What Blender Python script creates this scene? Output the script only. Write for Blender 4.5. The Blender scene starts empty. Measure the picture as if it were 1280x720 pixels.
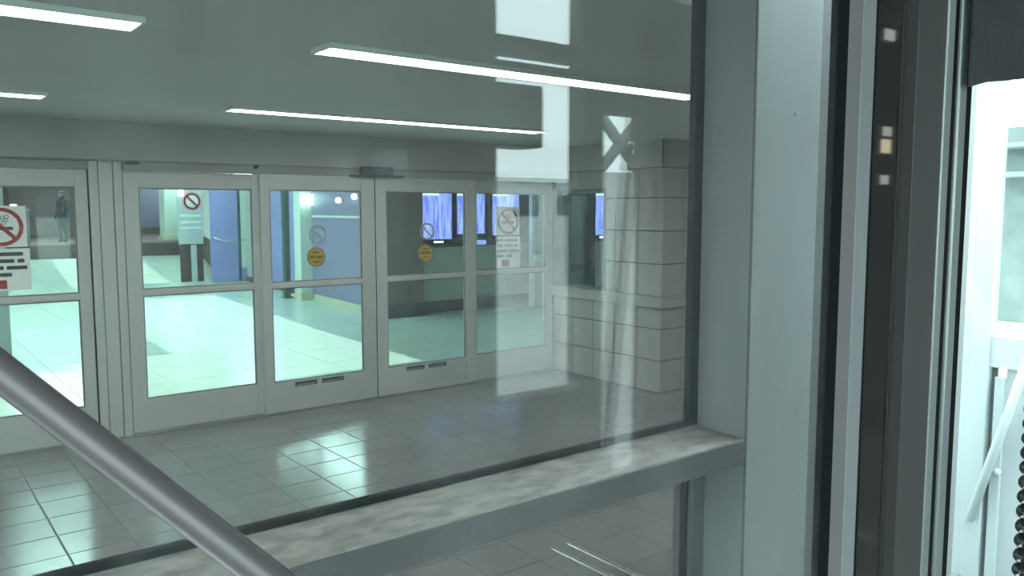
import bpy, bmesh, math, random
from mathutils import Vector, Matrix
random.seed(7)
S = bpy.context.scene
C = S.collection

# ------------------------------------------------------------------ camera
cd = bpy.data.cameras.new('camera'); cam = bpy.data.objects.new('camera', cd); C.objects.link(cam)
cam.location = (0, 0, 1.82)
cam.rotation_euler = (math.radians(90 - 5.5), 0, math.radians(-38.0))
cd.sensor_width = 36.0; cd.lens = 36.0 * 1022.0 / 1280.0; cd.clip_start = 0.02; cd.clip_end = 500
S.camera = cam
# ------------------------------------------------------------------ world, sun, exposure
W = bpy.data.worlds.new('sky'); S.world = W; W.use_nodes = True
bg = W.node_tree.nodes['Background']
bg.inputs['Color'].default_value = (0.76, 0.98, 1.0, 1); bg.inputs['Strength'].default_value = 10.0
SUN_D = Vector((0.17, -0.50, -0.85)).normalized()      # direction the light travels
sd = bpy.data.lights.new('sun', 'SUN'); sd.energy = 5.0; sd.angle = 0.01; sd.color = (1.0, 0.98, 0.92)
sun = bpy.data.objects.new('sun', sd); C.objects.link(sun)
sun.rotation_euler = SUN_D.to_track_quat('-Z', 'Y').to_euler(); sun.location = (0, 0, 30)
S.view_settings.view_transform = 'Standard'; S.view_settings.look = 'None'
S.view_settings.exposure = 0.0; S.view_settings.gamma = 1.0; S.view_settings.use_curve_mapping = False
S.cycles.transparent_max_bounces = 32
S.cycles.max_bounces = 10
S.cycles.sample_clamp_indirect = 6.0
LAMP = 18.0                                             # ceiling strip lamps

# ------------------------------------------------------------------ materials
MT = {}
def mat(name, col, rough=0.5, metal=0.0, var=0.0, scale=6.0, bump=0.0, col2=None, spec=0.5, stretch=(1, 1, 1)):
    if name in MT: return MT[name]
    m = bpy.data.materials.new(name); m.use_nodes = True; MT[name] = m
    nt = m.node_tree; b = nt.nodes['Principled BSDF']
    b.inputs['Base Color'].default_value = (*col, 1); b.inputs['Roughness'].default_value = rough
    b.inputs['Metallic'].default_value = metal; b.inputs['Specular IOR Level'].default_value = spec
    if var > 0 or bump > 0:
        tc = nt.nodes.new('ShaderNodeTexCoord'); mp = nt.nodes.new('ShaderNodeMapping')
        mp.inputs['Scale'].default_value = stretch
        nt.links.new(tc.outputs['Object'], mp.inputs['Vector'])
        n = nt.nodes.new('ShaderNodeTexNoise'); n.inputs['Scale'].default_value = scale; n.inputs['Detail'].default_value = 6
        n.inputs['Roughness'].default_value = 0.62
        nt.links.new(mp.outputs['Vector'], n.inputs['Vector'])
        if var > 0:
            r = nt.nodes.new('ShaderNodeValToRGB')
            c2 = col2 if col2 else tuple(max(0, c * (1 - var)) for c in col)
            r.color_ramp.elements[0].position = 0.36; r.color_ramp.elements[0].color = (*c2, 1)
            r.color_ramp.elements[1].position = 0.62; r.color_ramp.elements[1].color = (*col, 1)
            nt.links.new(n.outputs['Fac'], r.inputs['Fac']); nt.links.new(r.outputs['Color'], b.inputs['Base Color'])
        if bump > 0:
            bp = nt.nodes.new('ShaderNodeBump'); bp.inputs['Strength'].default_value = bump; bp.inputs['Distance'].default_value = 0.01
            nt.links.new(n.outputs['Fac'], bp.inputs['Height']); nt.links.new(bp.outputs['Normal'], b.inputs['Normal'])
    return m

def tile_mat(name, col, var, rough, spec=0.5):
    """every tile takes its own slight shade from the object's random number"""
    m = bpy.data.materials.new(name); m.use_nodes = True; MT[name] = m
    nt = m.node_tree; b = nt.nodes['Principled BSDF']; b.inputs['Roughness'].default_value = rough
    b.inputs['Specular IOR Level'].default_value = spec
    oi = nt.nodes.new('ShaderNodeObjectInfo'); r = nt.nodes.new('ShaderNodeValToRGB')
    r.color_ramp.elements[0].color = (*[c * (1 - var) for c in col], 1); r.color_ramp.elements[1].color = (*[min(1, c * (1 + var)) for c in col], 1)
    nt.links.new(oi.outputs['Random'], r.inputs['Fac'])
    tc = nt.nodes.new('ShaderNodeTexCoord'); n = nt.nodes.new('ShaderNodeTexNoise'); n.inputs['Scale'].default_value = 9; n.inputs['Detail'].default_value = 5
    nt.links.new(tc.outputs['Object'], n.inputs['Vector'])
    mx = nt.nodes.new('ShaderNodeMix'); mx.data_type = 'RGBA'; mx.blend_type = 'MULTIPLY'
    mr = nt.nodes.new('ShaderNodeMapRange'); mr.inputs['To Min'].default_value = 0.86; mr.inputs['To Max'].default_value = 1.08
    nt.links.new(n.outputs['Fac'], mr.inputs['Value'])
    mx.inputs[0].default_value = 1.0
    nt.links.new(r.outputs['Color'], mx.inputs[6]); nt.links.new(mr.outputs['Result'], mx.inputs[7])
    nt.links.new(mx.outputs[2], b.inputs['Base Color'])
    return m

def glass(name, tint, f0=0.04, rough=0.0, haze=0.0, hazecol=(0.8, 0.85, 0.85)):
    """clear pane: tinted transmission plus a Schlick mirror reflection, equal from both sides"""
    m = bpy.data.materials.new(name); m.use_nodes = True; MT[name] = m
    nt = m.node_tree; nt.nodes.clear()
    out = nt.nodes.new('ShaderNodeOutputMaterial')
    tr = nt.nodes.new('ShaderNodeBsdfTransparent'); tr.inputs['Color'].default_value = (*tint, 1)
    gl = nt.nodes.new('ShaderNodeBsdfGlossy'); gl.inputs['Roughness'].default_value = rough
    lw = nt.nodes.new('ShaderNodeLayerWeight'); lw.inputs['Blend'].default_value = 0.5
    p = nt.nodes.new('ShaderNodeMath'); p.operation = 'POWER'; p.inputs[1].default_value = 5
    nt.links.new(lw.outputs['Facing'], p.inputs[0])
    ma = nt.nodes.new('ShaderNodeMath'); ma.operation = 'MULTIPLY_ADD'; ma.inputs[1].default_value = 1 - f0; ma.inputs[2].default_value = f0
    nt.links.new(p.outputs[0], ma.inputs[0])
    mix = nt.nodes.new('ShaderNodeMixShader')
    nt.links.new(ma.outputs[0], mix.inputs[0]); nt.links.new(tr.outputs[0], mix.inputs[1]); nt.links.new(gl.outputs[0], mix.inputs[2])
    last = mix
    if haze > 0:                                     # dust and streaks on the pane, also adding the milky veil of reflected light
        tc = nt.nodes.new('ShaderNodeTexCoord'); mp = nt.nodes.new('ShaderNodeMapping'); mp.inputs['Scale'].default_value = (7, 1, 0.7)
        n = nt.nodes.new('ShaderNodeTexNoise'); n.inputs['Scale'].default_value = 2.2; n.inputs['Detail'].default_value = 7
        nt.links.new(tc.outputs['Object'], mp.inputs['Vector']); nt.links.new(mp.outputs['Vector'], n.inputs['Vector'])
        mr = nt.nodes.new('ShaderNodeMapRange'); mr.inputs['From Min'].default_value = 0.35; mr.inputs['From Max'].default_value = 0.75
        mr.inputs['To Min'].default_value = haze * 0.4; mr.inputs['To Max'].default_value = haze * 1.6
        nt.links.new(n.outputs['Fac'], mr.inputs['Value'])
        d1 = nt.nodes.new('ShaderNodeBsdfDiffuse'); d1.inputs['Color'].default_value = (*hazecol, 1)
        d2 = nt.nodes.new('ShaderNodeBsdfTranslucent'); d2.inputs['Color'].default_value = (*hazecol, 1)
        df = nt.nodes.new('ShaderNodeMixShader'); nt.links.new(d1.outputs[0], df.inputs[1]); nt.links.new(d2.outputs[0], df.inputs[2])
        m2 = nt.nodes.new('ShaderNodeMixShader')
        nt.links.new(mr.outputs['Result'], m2.inputs[0]); nt.links.new(mix.outputs[0], m2.inputs[1]); nt.links.new(df.outputs[0], m2.inputs[2])
        last = m2
    nt.links.new(last.outputs[0], out.inputs['Surface'])
    return m

def emit(name, col, strength):
    m = bpy.data.materials.new(name); m.use_nodes = True; MT[name] = m
    nt = m.node_tree; b = nt.nodes['Principled BSDF']
    b.inputs['Base Color'].default_value = (0.8, 0.8, 0.8, 1)
    b.inputs['Emission Color'].default_value = (*col, 1); b.inputs['Emission Strength'].default_value = strength
    return m

def screen_mat(name):
    """flight board: blue screen, pale header, columns of pale text rows"""
    m = bpy.data.materials.new(name); m.use_nodes = True; MT[name] = m
    nt = m.node_tree; b = nt.nodes['Principled BSDF']; L = nt.links.new
    b.inputs['Base Color'].default_value = (0.01, 0.01, 0.03, 1); b.inputs['Roughness'].default_value = 0.2
    tc = nt.nodes.new('ShaderNodeTexCoord')
    sep = nt.nodes.new('ShaderNodeSeparateXYZ'); L(tc.outputs['Generated'], sep.inputs[0])
    mp = nt.nodes.new('ShaderNodeMapping'); mp.inputs['Scale'].default_value = (9, 1, 1.2); L(tc.outputs['Generated'], mp.inputs['Vector'])
    n = nt.nodes.new('ShaderNodeTexNoise'); n.inputs['Scale'].default_value = 1.6; n.inputs['Detail'].default_value = 2; L(mp.outputs['Vector'], n.inputs['Vector'])
    mp2 = nt.nodes.new('ShaderNodeMapping'); mp2.inputs['Scale'].default_value = (18, 1, 26); L(tc.outputs['Generated'], mp2.inputs['Vector'])
    n2 = nt.nodes.new('ShaderNodeTexNoise'); n2.inputs['Scale'].default_value = 1.0; n2.inputs['Detail'].default_value = 1; L(mp2.outputs['Vector'], n2.inputs['Vector'])
    ad = nt.nodes.new('ShaderNodeMath'); ad.operation = 'ADD'; L(n.outputs['Fac'], ad.inputs[0])
    ml = nt.nodes.new('ShaderNodeMath'); ml.operation = 'MULTIPLY'; ml.inputs[1].default_value = 0.45; L(n2.outputs['Fac'], ml.inputs[0]); L(ml.outputs[0], ad.inputs[1])
    r = nt.nodes.new('ShaderNodeValToRGB'); L(ad.outputs[0], r.inputs['Fac'])
    r.color_ramp.elements[0].position = 0.55; r.color_ramp.elements[0].color = (0.15, 0.17, 1.0, 1)
    r.color_ramp.elements[1].position = 0.90; r.color_ramp.elements[1].color = (0.50, 0.58, 1.0, 1)
    gt = nt.nodes.new('ShaderNodeMath'); gt.operation = 'GREATER_THAN'; gt.inputs[1].default_value = 0.92; L(sep.outputs['Z'], gt.inputs[0])
    lt = nt.nodes.new('ShaderNodeMath'); lt.operation = 'LESS_THAN'; lt.inputs[1].default_value = 0.55; L(sep.outputs['X'], lt.inputs[0])
    an = nt.nodes.new('ShaderNodeMath'); an.operation = 'MULTIPLY'; L(gt.outputs[0], an.inputs[0]); L(lt.outputs[0], an.inputs[1])
    mx = nt.nodes.new('ShaderNodeMix'); mx.data_type = 'RGBA'; L(an.outputs[0], mx.inputs[0]); L(r.outputs['Color'], mx.inputs[6])
    mx.inputs[7].default_value = (0.9, 1, 1, 1)
    L(mx.outputs[2], b.inputs['Emission Color']); b.inputs['Emission Strength'].default_value = 1.35
    return m

mat('alu_door', (0.56, 0.57, 0.55), 0.42, 0.25, 0.06, 3)
mat('alu_dark', (0.20, 0.215, 0.21), 0.45, 0.2)
mat('alu_post', (0.32, 0.335, 0.332), 0.5, 0.1, 0.10, 2.5, stretch=(3, 3, 0.5))
mat('alu_frame', (0.14, 0.14, 0.14), 0.5, 0.1, 0.08, 3)
mat('alu_silver', (0.46, 0.49, 0.48), 0.32, 0.5)
mat('alu_grey', (0.30, 0.295, 0.29), 0.5, 0.1, 0.06, 3)
mat('jamb_grey', (0.225, 0.21, 0.205), 0.5, 0.1)
mat('bronze', (0.10, 0.094, 0.092), 0.45, 0.2)
mat('gloss_black', (0.045, 0.042, 0.041), 0.03, 0.0, spec=0.8)
mat('rubber', (0.010, 0.011, 0.012), 0.8, spec=0.15)
mat('ledge_dirt', (0.43, 0.40, 0.365), 0.8, 0, 0.5, 13, 0.15, col2=(0.235, 0.22, 0.205), stretch=(1, 1.8, 1))
mat('ledge_face', (0.115, 0.11, 0.11), 0.55, 0, 0.12, 3)
mat('plaster', (0.46, 0.455, 0.44), 0.85, 0, 0.06, 1.2)
mat('ceiling_paint', (0.74, 0.74, 0.72), 0.85, 0, 0.08, 0.8)
mat('grout', (0.07, 0.07, 0.068), 0.9)
mat('floor_grout', (0.125, 0.125, 0.12), 0.7)
mat('white_plate', (0.80, 0.86, 0.83), 0.5)
mat('sign_red', (0.36, 0.03, 0.045), 0.5)
mat('sign_dark', (0.045, 0.06, 0.06), 0.6)
mat('sign_grey', (0.30, 0.34, 0.33), 0.6)
mat('decal_yellow', (0.50, 0.34, 0.04), 0.5, 0, 0.2, 30)
mat('decal_brown', (0.16, 0.09, 0.02), 0.6)
mat('decal_ring', (0.30, 0.36, 0.36), 0.5)
mat('black_plastic', (0.018, 0.019, 0.02), 0.45)
mat('blue_panel', (0.33, 0.34, 0.70), 0.35, 0, 0.12, 1.5)  # blue light reflecting in the hall is put into this colour
mat('lavender_panel', (0.26, 0.235, 0.40), 0.35, 0, 0.12, 1.2)  # bluish reflected light put into the panel colour
mat('pale_column', (0.66, 0.76, 0.70), 0.5, 0, 0.06, 2)
mat('hall_wall', (0.62, 0.62, 0.61), 0.8, 0, 0.1, 1)
mat('back_wall_paint', (0.27, 0.185, 0.185), 0.8, 0, 0.25, 0.6)
mat('brown_red', (0.105, 0.062, 0.060), 0.6, 0, 0.2, 1.5)
mat('brown_pillar', (0.27, 0.18, 0.175), 0.6, 0, 0.12, 2)
mat('dark_panel', (0.055, 0.058, 0.065), 0.5)
mat('wainscot', (0.68, 0.64, 0.62), 0.6, 0, 0.1, 2)
mat('dark_green', (0.05, 0.10, 0.085), 0.4)
mat('cream', (0.62, 0.60, 0.46), 0.6)
mat('steel', (0.75, 0.78, 0.77), 0.25, 0.9)
mat('concrete', (0.32, 0.33, 0.33), 0.9, 0, 0.25, 0.8)
mat('room_wall', (0.13, 0.13, 0.135), 0.8, 0, 0.1, 1)
mat('room_floor', (0.10, 0.10, 0.10), 0.8, 0, 0.2, 5)
mat('soffit', (0.16, 0.165, 0.17), 0.85, 0, 0.2, 2)
mat('white_paint', (0.80, 0.84, 0.84), 0.5)
mat('shade_grey', (0.55, 0.58, 0.59), 0.6)
mat('facade_grey', (0.5, 0.52, 0.53), 0.8, 0, 0.1, 0.3)
mat('screen_white', (0.55, 0.60, 0.60), 0.5)
mat('roof_paint', (0.36, 0.36, 0.36), 0.9)
mat('mast_grey', (0.20, 0.215, 0.22), 0.7)
mat('blind_fabric', (0.065, 0.07, 0.075), 0.9, 0, 0.3, 14, 0.2)
mat('rail_paint', (0.115, 0.10, 0.10), 0.42, 0.1)
mat('coat', (0.010, 0.013, 0.016), 0.8)
mat('skin', (0.25, 0.15, 0.11), 0.6)
mat('hair', (0.012, 0.010, 0.009), 0.6)
mat('interior_pale', (0.34, 0.40, 0.37), 0.7, 0, 0.25, 3)
tile_mat('floor_tile_mat', (0.20, 0.20, 0.197), 0.07, 0.16, 0.5)
tile_mat('wall_tile_mat', (0.44, 0.42, 0.40), 0.05, 0.4, 0.4)
tile_mat('hall_tile_mat', (0.55, 0.66, 0.61), 0.03, 0.22, 0.5)
GL_DOOR = glass('door_glass', (0.88, 1.0, 0.955))
GL_WIN = glass('window_glass', (0.97, 0.99, 0.98), f0=0.004, haze=0.012)
GL_NEAR = glass('near_glass', (0.98, 0.99, 0.985), f0=0.045, haze=0.03)
GL_CLEAR = glass('outer_glass', (0.97, 0.995, 0.99))
emit('lamp_lens', (1.0, 1.0, 0.97), LAMP)
emit('small_lamp', (0.92, 1.0, 0.97), 6.0)
emit('warm_lamp', (1.0, 0.92, 0.55), 3.5)
emit('dim_lamp', (1.0, 0.98, 0.9), 2.2)
emit('exit_lit', (0.80, 1.0, 0.92), 4.0)
screen_mat('flight_screen')

# ------------------------------------------------------------------ builders
def raw(name, verts, faces, m, parent=None, smooth=False, bevel=0.0):
    me = bpy.data.meshes.new(name); me.from_pydata([tuple(v) for v in verts], [], faces); me.update()
    if isinstance(m, str): m = MT[m]
    me.materials.append(m)
    if smooth:
        for p in me.polygons: p.use_smooth = True
    o = bpy.data.objects.new(name, me); C.objects.link(o)
    if parent is not None: o.parent = parent
    if bevel > 0:
        b = o.modifiers.new('edge', 'BEVEL'); b.width = bevel; b.segments = 2; b.limit_method = 'ANGLE'
    return o

BF = [(0, 3, 2, 1), (4, 5, 6, 7), (0, 1, 5, 4), (1, 2, 6, 5), (2, 3, 7, 6), (3, 0, 4, 7)]
def bv(x0, x1, y0, y1, z0, z1):
    return [(x0, y0, z0), (x1, y0, z0), (x1, y1, z0), (x0, y1, z0), (x0, y0, z1), (x1, y0, z1), (x1, y1, z1), (x0, y1, z1)]
def boxes(name, L, m, parent=None, bevel=0.0):
    V = []; F = []
    for b in L:
        k = len(V); V += bv(*b) if not isinstance(b[0], (tuple, list)) else list(b)
        F += [tuple(i + k for i in f) for f in BF]
    return raw(name, V, F, m, parent, bevel=bevel)
def box(name, x0, x1, y0, y1, z0, z1, m, parent=None, bevel=0.0):
    return boxes(name, [(x0, x1, y0, y1, z0, z1)], m, parent, bevel)
def prism_plan(name, plan, z0, z1, m, parent=None, bevel=0.0):
    """vertical prism over a counter-clockwise plan"""
    n = len(plan); V = [(x, y, z0) for x, y in plan] + [(x, y, z1) for x, y in plan]
    F = [tuple(range(n - 1, -1, -1)), tuple(range(n, 2 * n))] + [(i, (i + 1) % n, n + (i + 1) % n, n + i) for i in range(n)]
    return raw(name, V, F, m, parent, bevel=bevel)
def wallseg(name, a, b, t, z0, z1, m, parent=None, bevel=0.0):
    """wall from plan point a to b, thickness t to the right-hand side of a->b"""
    a = Vector((*a, 0)); b = Vector((*b, 0)); d = (b - a).normalized(); n = Vector((d.y, -d.x, 0)) * t
    pl = [(a.x, a.y), ((a + n).x, (a + n).y), ((b + n).x, (b + n).y), (b.x, b.y)]
    return prism_plan(name, pl, z0, z1, m, parent, bevel)
def tube(name, p, r, m, parent=None, n=16, caps=True):
    """round tube through points p"""
    p = [Vector(q) for q in p]; V = []; F = []
    for i, q in enumerate(p):
        d = (p[min(i + 1, len(p) - 1)] - p[max(i - 1, 0)]).normalized()
        u = d.cross(Vector((0, 0, 1)));  u = u if u.length > 1e-4 else Vector((1, 0, 0)); u.normalize(); v = d.cross(u)
        rr = r[i] if isinstance(r, (list, tuple)) else r
        V += [q + (u * math.cos(2 * math.pi * k / n) + v * math.sin(2 * math.pi * k / n)) * rr for k in range(n)]
    for i in range(len(p) - 1):
        F += [(i * n + k, i * n + (k + 1) % n, (i + 1) * n + (k + 1) % n, (i + 1) * n + k) for k in range(n)]
    if caps: F += [tuple(range(n - 1, -1, -1)), tuple(range((len(p) - 1) * n, len(p) * n))]
    o = raw(name, V, F, m, parent, True)
    return o
def disc(name, c, r, t, m, parent=None, r_in=0.0, n=40, y_up=True):
    """disc or ring facing -Y, thickness t, front at c.y"""
    V = []; F = []
    for yy in (c[1], c[1] + t):
        V += [(c[0] + r * math.cos(2 * math.pi * k / n), yy, c[2] + r * math.sin(2 * math.pi * k / n)) for k in range(n)]
        if r_in: V += [(c[0] + r_in * math.cos(2 * math.pi * k / n), yy, c[2] + r_in * math.sin(2 * math.pi * k / n)) for k in range(n)]
    if r_in:
        for k in range(n):
            j = (k + 1) % n
            F += [(k, j, n + j, n + k), (2 * n + j, 2 * n + k, 3 * n + k, 3 * n + j), (k, 2 * n + k, 2 * n + j, j), (n + k, n + j, 3 * n + j, 3 * n + k)]
    else:
        F = [tuple(range(n)), tuple(range(2 * n - 1, n - 1, -1))] + [(k, n + k, n + (k + 1) % n, (k + 1) % n) for k in range(n)]
    return raw(name, V, F, m, parent)
def slant(name, c, L, w, ang, t, m, parent=None):
    """bar in the XZ plane, centre c, front at c.y"""
    ca, sa = math.cos(ang), math.sin(ang)
    P = [(-L / 2, -w / 2), (L / 2, -w / 2), (L / 2, w / 2), (-L / 2, w / 2)]
    Q = [(c[0] + x * ca - z * sa, c[2] + x * sa + z * ca) for x, z in P]
    V = [(x, c[1], z) for x, z in Q] + [(x, c[1] + t, z) for x, z in Q]
    F = [(0, 1, 2, 3), (7, 6, 5, 4), (0, 4, 5, 1), (1, 5, 6, 2), (2, 6, 7, 3), (3, 7, 4, 0)]
    return raw(name, V, F, m, parent)
def empty(name, loc=(0, 0, 0)):
    o = bpy.data.objects.new(name, None); C.objects.link(o); o.empty_display_size = 0.1
    return o
def tag(o, label, cat, group=None, kind=None):
    o['label'] = label; o['category'] = cat
    if group: o['group'] = group
    if kind: o['kind'] = kind
    return o
def struct(o, label, cat): return tag(o, label, cat, kind='structure')

# ================================================================== SETTING: vestibule behind the glass
HC = 2.5                                                 # ceiling height
D = 7.0                                                  # plane of the sliding doors
SX = 6.05                                                # tiled side wall
# --- floor with tiles
fl = boxes('floor', [(-4.0, 3.75, 1.62, 2.9, -0.12, -0.004), (-4.0, 6.7, 2.9, 7.12, -0.12, -0.004)], 'floor_grout')
struct(fl, 'glossy grey tiled floor in front of the sliding glass doors', 'floor')
P = 0.32; g = 0.006
tv = bv(0, P - g, 0, P - g, -0.006, 0.0)
tvm = bpy.data.meshes.new('floor_tile')
e = 0.0025
tvm.from_pydata([(0, 0, -0.006), (P - g, 0, -0.006), (P - g, P - g, -0.006), (0, P - g, -0.006), (e, e, 0), (P - g - e, e, 0), (P - g - e, P - g - e, 0), (e, P - g - e, 0)], [], BF)
tvm.materials.append(MT['floor_tile_mat']); tvm.update()
ncount = 0
for j in range(0, 14):
    y0 = 7.0 - 0.02 - (j + 1) * P
    for i in range(-2, 21):
        x0 = 0.08 + i * P
        if x0 < 0.1 * y0 - 0.45: continue                 # left of what the window shows
        if y0 > 5.36 - P and x0 > SX - 0.05: continue
        if x0 > 1.35 * (y0 + P) + 0.1 or y0 < 2.6 or x0 + P > 6.6 or (y0 < 2.9 and x0 > 3.4): continue
        t = bpy.data.objects.new('floor_tile', tvm); C.objects.link(t); t.parent = fl
        t.location = (x0, y0, 0.0 + random.uniform(-0.0008, 0.0)); ncount += 1
        t.rotation_euler = (random.uniform(-.0012, .0012), random.uniform(-.0012, .0012), 0)
# --- ceiling
cl = boxes('ceiling', [(-4.0, 3.75, 1.85, 2.9, HC, HC + 0.12), (-4.0, 6.7, 2.9, 7.0, HC, HC + 0.12)], 'ceiling_paint')
struct(cl, 'plain grey ceiling carrying the strip lamps', 'ceiling')
# --- door wall: bulkhead over the doors, wall beyond the doors
w = boxes('wall_back', [(-4.0, 6.7, 6.99, 7.14, 2.2, HC), (-4.0, 0.21, 6.99, 7.14, 0, 2.2)], 'plaster')
struct(w, 'grey plaster bulkhead above the sliding doors', 'wall')
w = box('wall_left', -4.1, -4.0, 1.62, 7.14, 0, HC, 'plaster'); struct(w, 'plain end wall of the entrance lobby', 'wall')
# --- tiled side wall X = SX with window, and its returned end face Y = 5.375
YE = 5.375; WY0, WY1, WZ0, WZ1 = 6.16, 6.92, 0.96, 2.0
sw = boxes('wall_right', [(SX + 0.008, SX + 0.16, YE + 0.008, 7.0, 0, WZ0), (SX + 0.008, SX + 0.16, YE + 0.008, 7.0, WZ1, HC),
                          (SX + 0.008, SX + 0.16, YE + 0.008, WY0, WZ0, WZ1), (SX + 0.008, SX + 0.16, 6.975, 7.0, WZ0, WZ1),
                          (SX + 0.16, 6.6, YE + 0.008, YE + 0.16, 0, HC)], 'grout')
struct(sw, 'beige tiled side wall with a window beside the sliding doors', 'wall')
tm = {}
def wtile(axis, u0, u1, z0, z1):
    gw = 0.008
    key = (axis, round(u1 - u0, 3), round(z1 - z0, 3))
    if key not in tm:
        du, dz = u1 - u0 - gw, z1 - z0 - gw; e = 0.003; th = 0.008
        if axis == 'x': vs = [(th, 0, 0), (th, du, 0), (th, du, dz), (th, 0, dz), (0, e, e), (0, du - e, e), (0, du - e, dz - e), (0, e, dz - e)]; fs = [(4, 7, 6, 5), (0, 4, 5, 1), (1, 5, 6, 2), (2, 6, 7, 3), (3, 7, 4, 0), (0, 1, 2, 3)]
        else: vs = [(0, th, 0), (du, th, 0), (du, th, dz), (0, th, dz), (e, 0, e), (du - e, 0, e), (du - e, 0, dz - e), (e, 0, dz - e)]; fs = [(4, 5, 6, 7), (0, 1, 5, 4), (1, 2, 6, 5), (2, 3, 7, 6), (3, 0, 4, 7), (0, 3, 2, 1)]
        me = bpy.data.meshes.new('wall_tile'); me.from_pydata(vs, [], fs); me.materials.append(MT['wall_tile_mat']); me.update(); tm[key] = me
    o = bpy.data.objects.new('wall_tile', tm[key]); C.objects.link(o); o.parent = sw
    o.location = (SX, u0 + gw / 2, z0 + gw / 2) if axis == 'x' else (u0 + gw / 2, YE, z0 + gw / 2)
rows_lo = [(0.0, 0.322), (0.322, 0.636), (0.636, 0.85)]
rows_hi = [(0.96, 1.283), (1.283, 1.608), (1.608, 1.932), (1.932, 2.225)]
colsY = [(YE, 5.695), (5.695, 6.015), (6.015, 6.335), (6.335, 6.655), (6.655, 6.975)]
colsX = [(SX, 6.37), (6.37, 6.60)]
for r in rows_lo:
    for c in colsY: wtile('x', *c, *r)
    for c in colsX: wtile('y', *c, *r)
for r in rows_hi:
    for c in [(YE, 5.695), (5.695, 6.015), (6.015, 6.155)]: wtile('x', *c, *r)
    for c in colsX: wtile('y', *c, *r)
wtile('x', 6.155, 6.555, 2.03, 2.225); wtile('x', 6.555, 6.955, 2.03, 2.225)
bb = boxes('wall_band', [(SX - 0.002, SX + 0.01, YE - 0.002, 7.0, 2.227, HC), (SX - 0.002, 6.6, YE - 0.002, YE + 0.012, 2.227, HC)], 'plaster', sw)
ct = boxes('trim_1', [(SX - 0.035, SX + 0.0, YE - 0.035, 6.975, 0.852, 0.95), (SX - 0.0, 6.6, YE - 0.035, YE, 0.852, 0.95)], 'wall_tile_mat', bevel=0.006)
struct(ct, 'beige dado rail running round the tiled wall corner', 'trim')
boxes('rail_cap', [(SX - 0.05, SX + 0.0, YE - 0.05, 6.975, 0.945, 0.962), (SX - 0.0, 6.6, YE - 0.05, YE, 0.945, 0.962)], 'wall_tile_mat', ct, bevel=0.004)
# side window
wn = empty('window_1'); struct(wn, 'dark interior window set in the tiled side wall', 'window')
boxes('window_frame', [(SX - 0.012, SX + 0.03, WY0 - 0.0, WY0 + 0.015, WZ0, WZ1 + 0.03), (SX - 0.012, SX + 0.03, WY1 - 0.10, 6.985, WZ0, WZ1 + 0.03),
                       (SX - 0.012, SX + 0.17, WY0, WY1, WZ1 - 0.01, WZ1 + 0.03), (SX - 0.03, SX + 0.17, WY0, WY1, WZ0 - 0.0, WZ0 + 0.02)], 'alu_dark', wn)
box('glass_pane', SX + 0.015, SX + 0.021, WY0 + 0.015, WY1 - 0.04, WZ0 + 0.02, WZ1 - 0.01, GL_DOOR, wn)
# remaining lobby walls that close the room (side wall towards the outside, step in the outer wall)
w = boxes('wall_front', [(3.8, 6.7, 2.82, 2.92, -2.1, 3.4), (3.70, 3.8, 1.62, 2.92, -2.1, 3.4), (2.70, 3.8, 1.62, 1.76, -2.1, 3.4), (-4.0, 2.15, 1.70, 1.85, 2.62, 3.4), (6.6, 6.7, 2.92, 5.4, -2.1, 2.62)], 'alu_frame')
struct(w, 'grey metal outer wall of the lobby', 'wall')

# ------------------------------------------------------------------ doors
DZ = 2.12
def leaf(idx, x0, x1, gx0, gx1, yf, label):
    th = 0.05; zb, zr0, zr1, zt = 0.28, 1.125, 1.175, 1.99
    d = empty(f'door_{idx}'); struct(d, label, 'door')
    y0, y1 = yf, yf + th
    box('stile', x0 + 0.003, gx0, y0, y1, 0.012, DZ, 'alu_door', d, 0.004)
    box('stile', gx1, x1 - 0.003, y0, y1, 0.012, DZ, 'alu_door', d, 0.004)
    box('top_rail', gx0, gx1, y0 + 0.003, y1 - 0.003, zt, DZ, 'alu_door', d, 0.003)
    box('middle_rail', gx0, gx1, y0 + 0.003, y1 - 0.003, zr0, zr1, 'alu_door', d, 0.003)
    box('bottom_rail', gx0, gx1, y0 + 0.003, y1 - 0.003, 0.012, zb, 'alu_door', d, 0.003)
    for za, zc in ((zb, zr0), (zr1, zt)):
        box('glass_pane', gx0 - 0.004, gx1 + 0.004, yf + 0.026, yf + 0.032, za - 0.004, zc + 0.004, GL_DOOR, d)
        b = 0.010
        boxes('glazing_bead', [(gx0, gx0 + b, y0 + .01, y0 + .026, za, zc), (gx1 - b, gx1, y0 + .01, y0 + .026, za, zc), (gx0 + b, gx1 - b, y0 + .01, y0 + .026, zc - b, zc), (gx0 + b, gx1 - b, y0 + .01, y0 + .026, za, za + b)], 'alu_dark', d)
    return d
leaf(1, 0.215, 1.325, 0.30, 1.235, 6.985, 'fixed glass panel carrying the large no-smoking sign')
leaf(2, 1.572, 2.672, 1.69, 2.605, 6.985, 'wide sidelight panel beside the paired mullion, sunlit floor behind it')
leaf(3, 2.655, 3.766, 2.738, 3.625, 6.925, 'sliding glass door leaf with yellow decal in front of the blue panels')
leaf(4, 3.770, 4.94, 3.888, 4.806, 6.925, 'sliding glass door leaf with yellow decal in front of the brown pillar')
leaf(5, 4.93, 6.04, 4.985, 5.945, 6.985, 'fixed glass panel with small no-smoking notice next to the tiled wall')
t = empty('trim_2'); struct(t, 'paired aluminium mullion post between the glass door bays', 'trim')
box('mullion', 1.332, 1.395, 6.965, 7.06, 0.0, 2.2, 'alu_door', t, 0.004)
box('mullion', 1.402, 1.50, 6.975, 7.06, 0.0, 2.2, 'alu_door', t, 0.004)
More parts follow.
